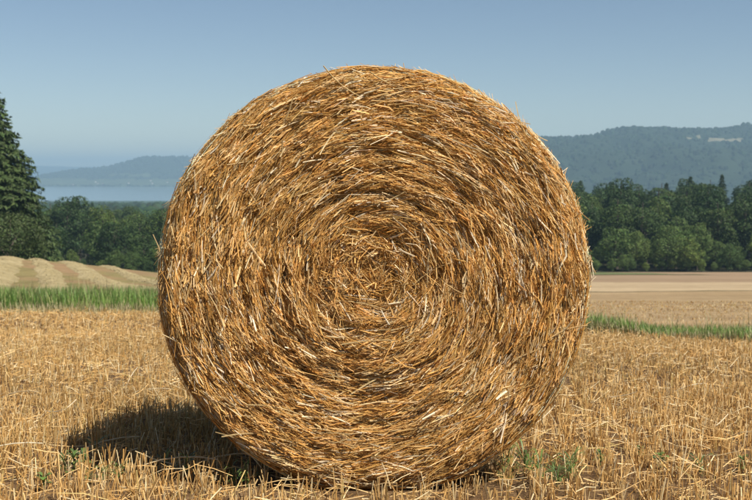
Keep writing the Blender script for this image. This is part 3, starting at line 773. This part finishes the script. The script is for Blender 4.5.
# a few long pale straws lying on the stubble, things of their own
big = [single_straw(L, .0028, .004, b, c) for L, b, c in [(.22, .012, (.78, .66, .44)), (.16, -.01, (.72, .58, .36)), (.28, .02, (.70, .55, .32))]]
for px, py, rz, ty, k in [(14, 455, 8, 5, 0), (55, 418, -40, 10, 1), (66, 415, 60, 20, 1), (130, 380, 75, 35, 0), (150, 392, 5, 6, 2), (545, 423, 40, 25, 1), (690, 388, 20, 8, 0),
                          (622, 400, -30, 15, 1), (720, 430, 50, 10, 1), (20, 395, -20, 12, 2), (105, 452, 25, 10, 2), (212, 447, 65, 60, 0), (236, 466, 5, 4, 2), (180, 470, 2, 4, 2), (650, 352, 15, 8, 2)]:
    x, y = ground_at(px, py + 12)
    o = obj('loose_straw', big[k]); o.location = (x, y, float(gz(x, y)) + .09); o.rotation_euler = (math.radians(U(-20, 20)), math.radians(-ty), math.radians(rz))
    tag(o, 'long pale straw stem lying loose on top of the stubble', 'straw', 'long loose straws on the stubble')

# ------------------------------------------------------------------ grass strip behind the stubble
def grass(n, wa, wb, hf, colf, side, wm=1.0, fr=(0, 1)):
    u = U(wa, wb, n); t = U(fr[0], fr[1], n)
    y = D1(u) + (D2(u) - D1(u)) * t; x = u * (y + 10)
    k = sstep(-0.06, 0.06, u)
    h = hf(k) * U(.55, 1.15, n) * (.75 + .5 * vn(x * 1.1, y * 1.1, 15))
    m = len(x); a = U(0, 6.28, m); ln = U(.05, .45, m) * h
    S_ = np.stack([np.cos(a), np.sin(a), 0 * a], -1); D_ = np.stack([-np.sin(a), np.cos(a), 0 * a], -1)
    P0 = np.stack([x, y, gz(x, y) - .02], -1); w = (U(.004, .009, m) * wm)[:, None]
    P1 = P0 + D_ * (ln * .3)[:, None] + np.array([0, 0, 1.]) * (h * .6)[:, None]; P2 = P0 + D_ * ln[:, None] + np.array([0, 0, 1.]) * h[:, None]
    V = np.stack([P0 - S_ * w, P0 + S_ * w, P1 + S_ * w * .8, P1 - S_ * w * .8, P2], 1)
    b = (np.arange(m) * 5)[:, None]
    c = np.repeat(colf(m, x, y), 5, 0).reshape(m, 5, 3); c[:, 4] = c[:, 4] * .75 + np.array([.30, .27, .13]) * .25; c = c.reshape(-1, 3)
    return V.reshape(-1, 3), [b + np.array([[0, 1, 2, 3]]), b + np.array([[3, 2, 4]])], c
def gcol(m, x, y):
    g = np.array([[.19, .30, .06], [.14, .25, .05], [.25, .35, .09], [.42, .39, .16]])
    return g[rng.choice(4, m, p=[.34, .28, .22, .16])] * U(.75, 1.25, m)[:, None] * (.75 + .5 * vn(x * .5, y * .5, 19))[:, None]
def dcol(m, x, y):
    g = np.array([[.42, .36, .17], [.32, .30, .12], [.50, .42, .23]])
    return g[rng.choice(3, m)] * U(.8, 1.2, m)[:, None]
merge('grass', [grass(32000, -.62, 0.0, lambda k: .50 - .12 * k, gcol, 0, 1.6), grass(20000, 0.0, .62, lambda k: .50 - .23 * k, gcol, 0, 1.1)], M_grass, kind='stuff')
merge('dry_grass', [grass(14000, -.62, .62, lambda k: .24 - .04 * k, dcol, 0, 1.3, (-.12, .10)), grass(1500, -.62, .62, lambda k: .85 - .35 * k, dcol, 0, .9, (.1, 1)),
                    grass(8000, -.62, US, lambda k: .5 + 0 * k, dcol, 0, 1.5, (.85, 1.15))], M_grass, kind='stuff')

# ------------------------------------------------------------------ green weeds in the stubble
def weed_mesh(nl, rad, hgt, broad):
    Vs, Fs, Cs, o = [], [], [], 0
    for k in range(nl):
        a = U(0, 6.28); d = np.array([math.cos(a), math.sin(a), 0]); s = np.array([-d[1], d[0], 0]); l = rad * U(.5, 1.1); w = l * broad * U(.7, 1.2); z0 = hgt * U(.1, .9)
        up = U(.15, .7) * l
        pts = []
        for f, ww, zz in ((0, .06, 0), (.3, .8, .75), (.65, 1, 1.0), (1, .05, .75)):
            c = d * l * f + np.array([0, 0, z0 + up * zz]); pts += [c - s * w * ww / 2, c + s * w * ww / 2]
        Vs.append(np.array(pts)); Fs.append(np.array([[0, 1, 3, 2], [2, 3, 5, 4], [4, 5, 7, 6]]) + o); o += 8
        Cs.append(np.repeat(np.array([[.16, .22, .06]]) * U(.7, 1.4) * (1 + U(-.15, .15, (1, 3))), 8, 0))
    return np_mesh('leaves', np.concatenate(Vs), [np.concatenate(Fs)], col=np.concatenate(Cs), mats=[M_weed], smooth=True)
wm_ = [weed_mesh(26, .055, .10, .45), weed_mesh(34, .05, .13, .35), weed_mesh(22, .12, .10, .09), weed_mesh(12, .06, .08, .6)]
stem_v, stem_f = tube([(0, 0, -.02), (.004, 0, .05), (0, .004, .11)], [.003, .0025, .001], 5)
wst = np_mesh('stem', stem_v, [stem_f], col=np.repeat(np.array([[.10, .16, .05]]), len(stem_v), 0), mats=[M_weed], smooth=True)
for px, py, k, s, lab in [(74, 478, 1, 1.0, 'small leafy green weed at the tip of the bale shadow'), (84, 470, 0, .9, 'small leafy green weed at the tip of the bale shadow'),
                      (44, 492, 3, .9, 'broad leaved green weed low in the stubble left of the bale shadow'), (96, 462, 2, .9, 'grassy green tuft at the edge of the bale shadow'),
                      (186, 480, 2, .9, 'thin grassy weed in front of the bale shadow'), (524, 478, 2, 1.2, 'grassy green tuft beside the bale foot on its sunlit side'),
                      (540, 486, 2, 1.0, 'grassy green tuft beside the bale foot on its sunlit side'), (600, 466, 0, .7, 'tiny green weed among the stubble on the sunny side of the bale'),
                      (660, 470, 3, .9, 'broad leaved green weed among the stubble on the sunny side of the bale'), (640, 458, 0, .6, 'tiny green weed among the stubble on the sunny side of the bale'),
                      (572, 478, 2, .9, 'thin grassy weed among the stubble on the sunny side of the bale'), (700, 478, 2, .8, 'thin grassy weed among the stubble on the sunny side of the bale'), (742, 474, 0, .8, 'tiny green weed among the stubble on the sunny side of the bale')] + [
                      (int(a), int(b), 2, float(c), 'thin pale grassy tuft among the stubble along the bale foot') for a, b, c in zip(U(500, 580, 9), U(470, 492, 9), U(.5, .9, 9))] + [
                      (int(a), int(b), 2, float(c), 'thin pale grassy tuft in the stubble before the bale shadow') for a, b, c in zip(U(60, 270, 9), U(476, 494, 9), U(.5, .8, 9))]:
    x, y = ground_at(px, py)
    e = empty('weed', (x, y, float(gz(x, y))), (0, 0, U(0, 6.28)), (s * .75, s * .75, s * .8))
    obj('leaves', wm_[k], e); obj('stem', wst, e); tag(e, lab, 'weed', 'green weeds in the stubble')

# ------------------------------------------------------------------ haze: one closed box of air round everything
hb = np.array([[sx, sy, sz] for sx in (-22000, 22000) for sy in (-60, 21000) for sz in (-125, 260)], float)
hf_ = np.array([[0, 1, 3, 2], [4, 6, 7, 5], [0, 4, 5, 1], [2, 3, 7, 6], [0, 2, 6, 4], [1, 5, 7, 3]])
mh = bpy.data.materials.new('haze_air'); mh.use_nodes = True; nt = mh.node_tree
nt.nodes.remove(nt.nodes['Principled BSDF'])
pv = nt.nodes.new('ShaderNodeVolumePrincipled'); pv.inputs['Color'].default_value = (*HAZE_COLOR, 1); pv.inputs['Density'].default_value = HAZE_DENSITY; pv.inputs['Anisotropy'].default_value = 0.0
nt.links.new(pv.outputs[0], nt.nodes['Material Output'].inputs['Volume'])
obj('haze', np_mesh('haze', hb, [hf_], mats=[mh]), kind='stuff')
